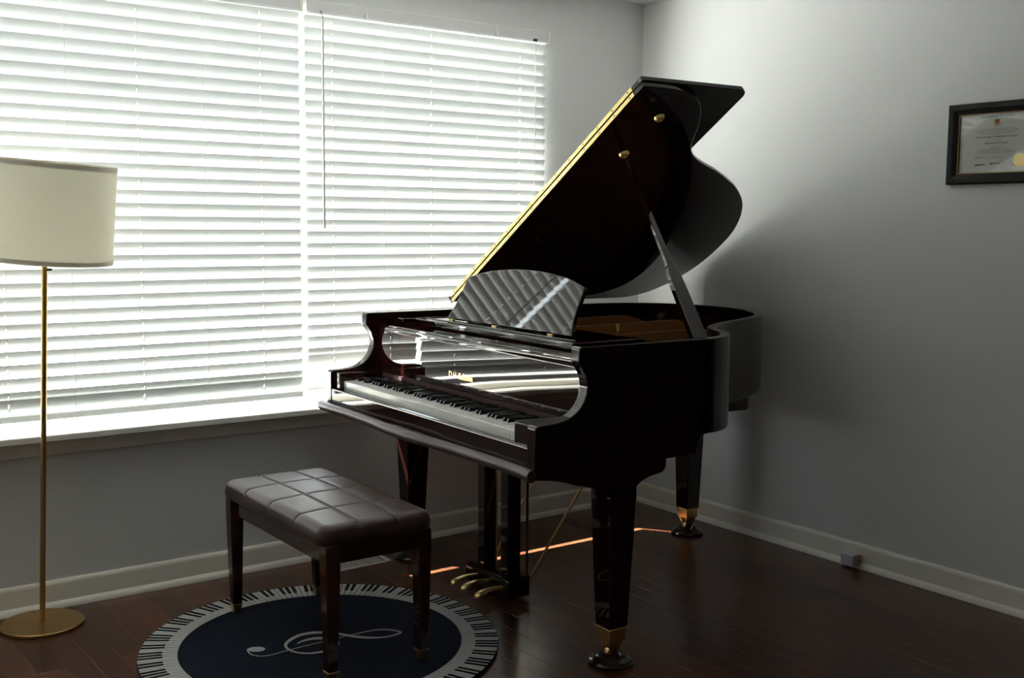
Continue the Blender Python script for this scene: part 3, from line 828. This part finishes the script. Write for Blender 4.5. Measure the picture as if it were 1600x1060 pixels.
# ------------------------------------------------------------------ framed diploma on the right wall
FY0, FY1, FZ0, FZ1 = -1.679, -2.062, 1.535, 1.823
FR = empty('framed_diploma', (0, (FY0+FY1)/2, (FZ0+FZ1)/2))
tag(FR, 'black framed diploma with gold seal hanging on the right wall', 'picture frame')
hw_, hh_ = abs(FY1-FY0)/2, (FZ1-FZ0)/2; bw = .038
def ring_rect(b, w, h, bw_, prof):
    # mitred frame: profile of (inset from outer edge, distance from the wall)
    rings = []
    for (ins, d) in prof:
        rings.append([(-d, s1*(w-ins), s2*(h-ins)) for s1, s2 in ((1, 1), (-1, 1), (-1, -1), (1, -1))])
    n = len(prof); vs = [p for r_ in rings for p in r_]; fs = []
    for k in range(n):
        k2 = (k+1) % n
        for i in range(4): fs.append((k*4+i, k*4+(i+1) % 4, k2*4+(i+1) % 4, k2*4+i))
    b.add(vs, fs)
b = MB(); ring_rect(b, hw_, hh_, bw, [(0, .001), (0, .024), (.006, .027), (.020, .026), (.034, .019), (bw, .017), (bw, .001)]); b.build('frame', M['frame_black'], FR)
b = MB(); ring_rect(b, hw_-bw+.0005, hh_-bw+.0005, .004, [(0, .003), (0, .0172), (.004, .0160), (.004, .003)]); b.build('gilt_lip', M['gold_lip'], FR)
b = MB(); b.box(-.008, -.003, -hw_+bw-.004, hw_-bw+.004, -hh_+bw-.004, hh_-bw+.004); pp = b.build('diploma_sheet', M['paper'], FR)
b = MB(); b.box(-.0135, -.0120, -hw_+bw-.003, hw_-bw+.003, -hh_+bw-.003, hh_-bw+.003); b.build('glazing', M['glass'], FR)
# lettering: text x axis runs along -y of the world (to the right in the photo), facing -x
def pm_(y, z): return Matrix.Translation((-.0082, y, z)) @ Matrix(((0, 0, -1, 0), (-1, 0, 0, 0), (0, 1, 0, 0), (0, 0, 0, 1)))
TY = -1.861-(FY0+FY1)/2
Z0 = -(FZ0+FZ1)/2
def line(body, z, size, mat='ink', dy=0.0): text_mesh(body, size, M[mat], 'lettering', pp, pm_(TY+dy, z+Z0), .0002)
line('THE UNIVERSITY OF CALGARY', 1.7725, .0090)
line('CARLOS ALBERTO FERNANDEZ LLERENA', 1.7010, .0086)
line('BACHELOR OF MUSIC', 1.6785, .0088)
b = MB(); rn_ = random.Random(5)
def dashes(z, half, h=.0016, m=None):
    y = TY+half
    while y > TY-half:
        l = rn_.uniform(.003, .010); e = max(TY-half, y-l)
        b.box(-.0086, -.0079, e, y, z+Z0-h/2, z+Z0+h/2, m); y = e-.0022
for z, hf in ((1.7290, .070), (1.7235, .082), (1.7180, .078), (1.7125, .066), (1.6905, .020), (1.6650, .024), (1.6610, .022), (1.6555, .058), (1.6500, .078), (1.6450, .070)): dashes(z, hf, m=M['ink_grey'])
b.build('fine_print', M['ink_grey'], pp)
b = MB()
for (yc, zc_, mm, amp) in ((.062, 1.6290, 'ink_grey', .004), (-.004, 1.6290, 'ink_grey', .004), (.058, 1.6030, 'ink', .005), (.000, 1.6060, 'ink', .006)):
    pts = []
    for k in range(22):
        t = k/21
        pts.append((-.0085, TY+yc-(t-.5)*.040, zc_+Z0+amp*rn_.uniform(.15, 1.0)*(1 if k % 2 else -1)*(1-.75*t)+.002*t))
    b.tube(catmull(pts, 4), .0006 if mm == 'ink' else .0003, 5, M[mm])
b.build('signatures', M['ink'], pp)
b = MB(); cz = 1.7525+Z0
b.add([(-.0086, TY+.0085, cz+.010), (-.0086, TY-.0085, cz+.010), (-.0086, TY-.0085, cz+.001), (-.0086, TY+.0085, cz+.001)], [(0, 1, 2, 3)], M['crest_red'])
b.add([(-.0086, TY+.0085, cz+.001), (-.0086, TY-.0085, cz+.001), (-.0086, TY-.0075, cz-.006), (-.0086, TY, cz-.012), (-.0086, TY+.0075, cz-.006)], [(0, 1, 2, 3, 4)], M['crest_gold'])
for dy in (-.0045, 0, .0045): b.add([(-.0088, TY+dy+.0012, cz+.008), (-.0088, TY+dy-.0012, cz+.008), (-.0088, TY+dy-.0012, cz+.003), (-.0088, TY+dy+.0012, cz+.003)], [(0, 1, 2, 3)], M['crest_gold'])
b.add([(-.0088, TY+.004, cz-.001), (-.0088, TY-.004, cz-.001), (-.0088, TY, cz-.009)], [(0, 1, 2)], M['crest_red'])
b.tube([(-.0086, TY+.012, cz-.004), (-.0086, TY+.008, cz-.012), (-.0086, TY, cz-.016), (-.0086, TY-.008, cz-.012), (-.0086, TY-.012, cz-.004)], .0008, 5, M['ink_grey'])
b.build('crest', M['crest_red'], pp, normals=False)
b = MB(); sy, sz = -1.951-(FY0+FY1)/2, 1.6155+Z0
pts = []
for k in range(64):
    a = 2*math.pi*k/64; rr_ = .0235 if k % 2 else .0225
    pts.append((sy+rr_*math.cos(a), sz+rr_*math.sin(a)))
b.prism(pts, -.0090, -.0078, 'x'); b.lathe([(.018, 0), (.018, .0004), (.016, .0006), (.0155, .0003), (0, .0003)], (-.0090, sy, sz), 40, axis=(-1, 0, 0))
b.build('gold_seal', M['seal_gold'], pp)
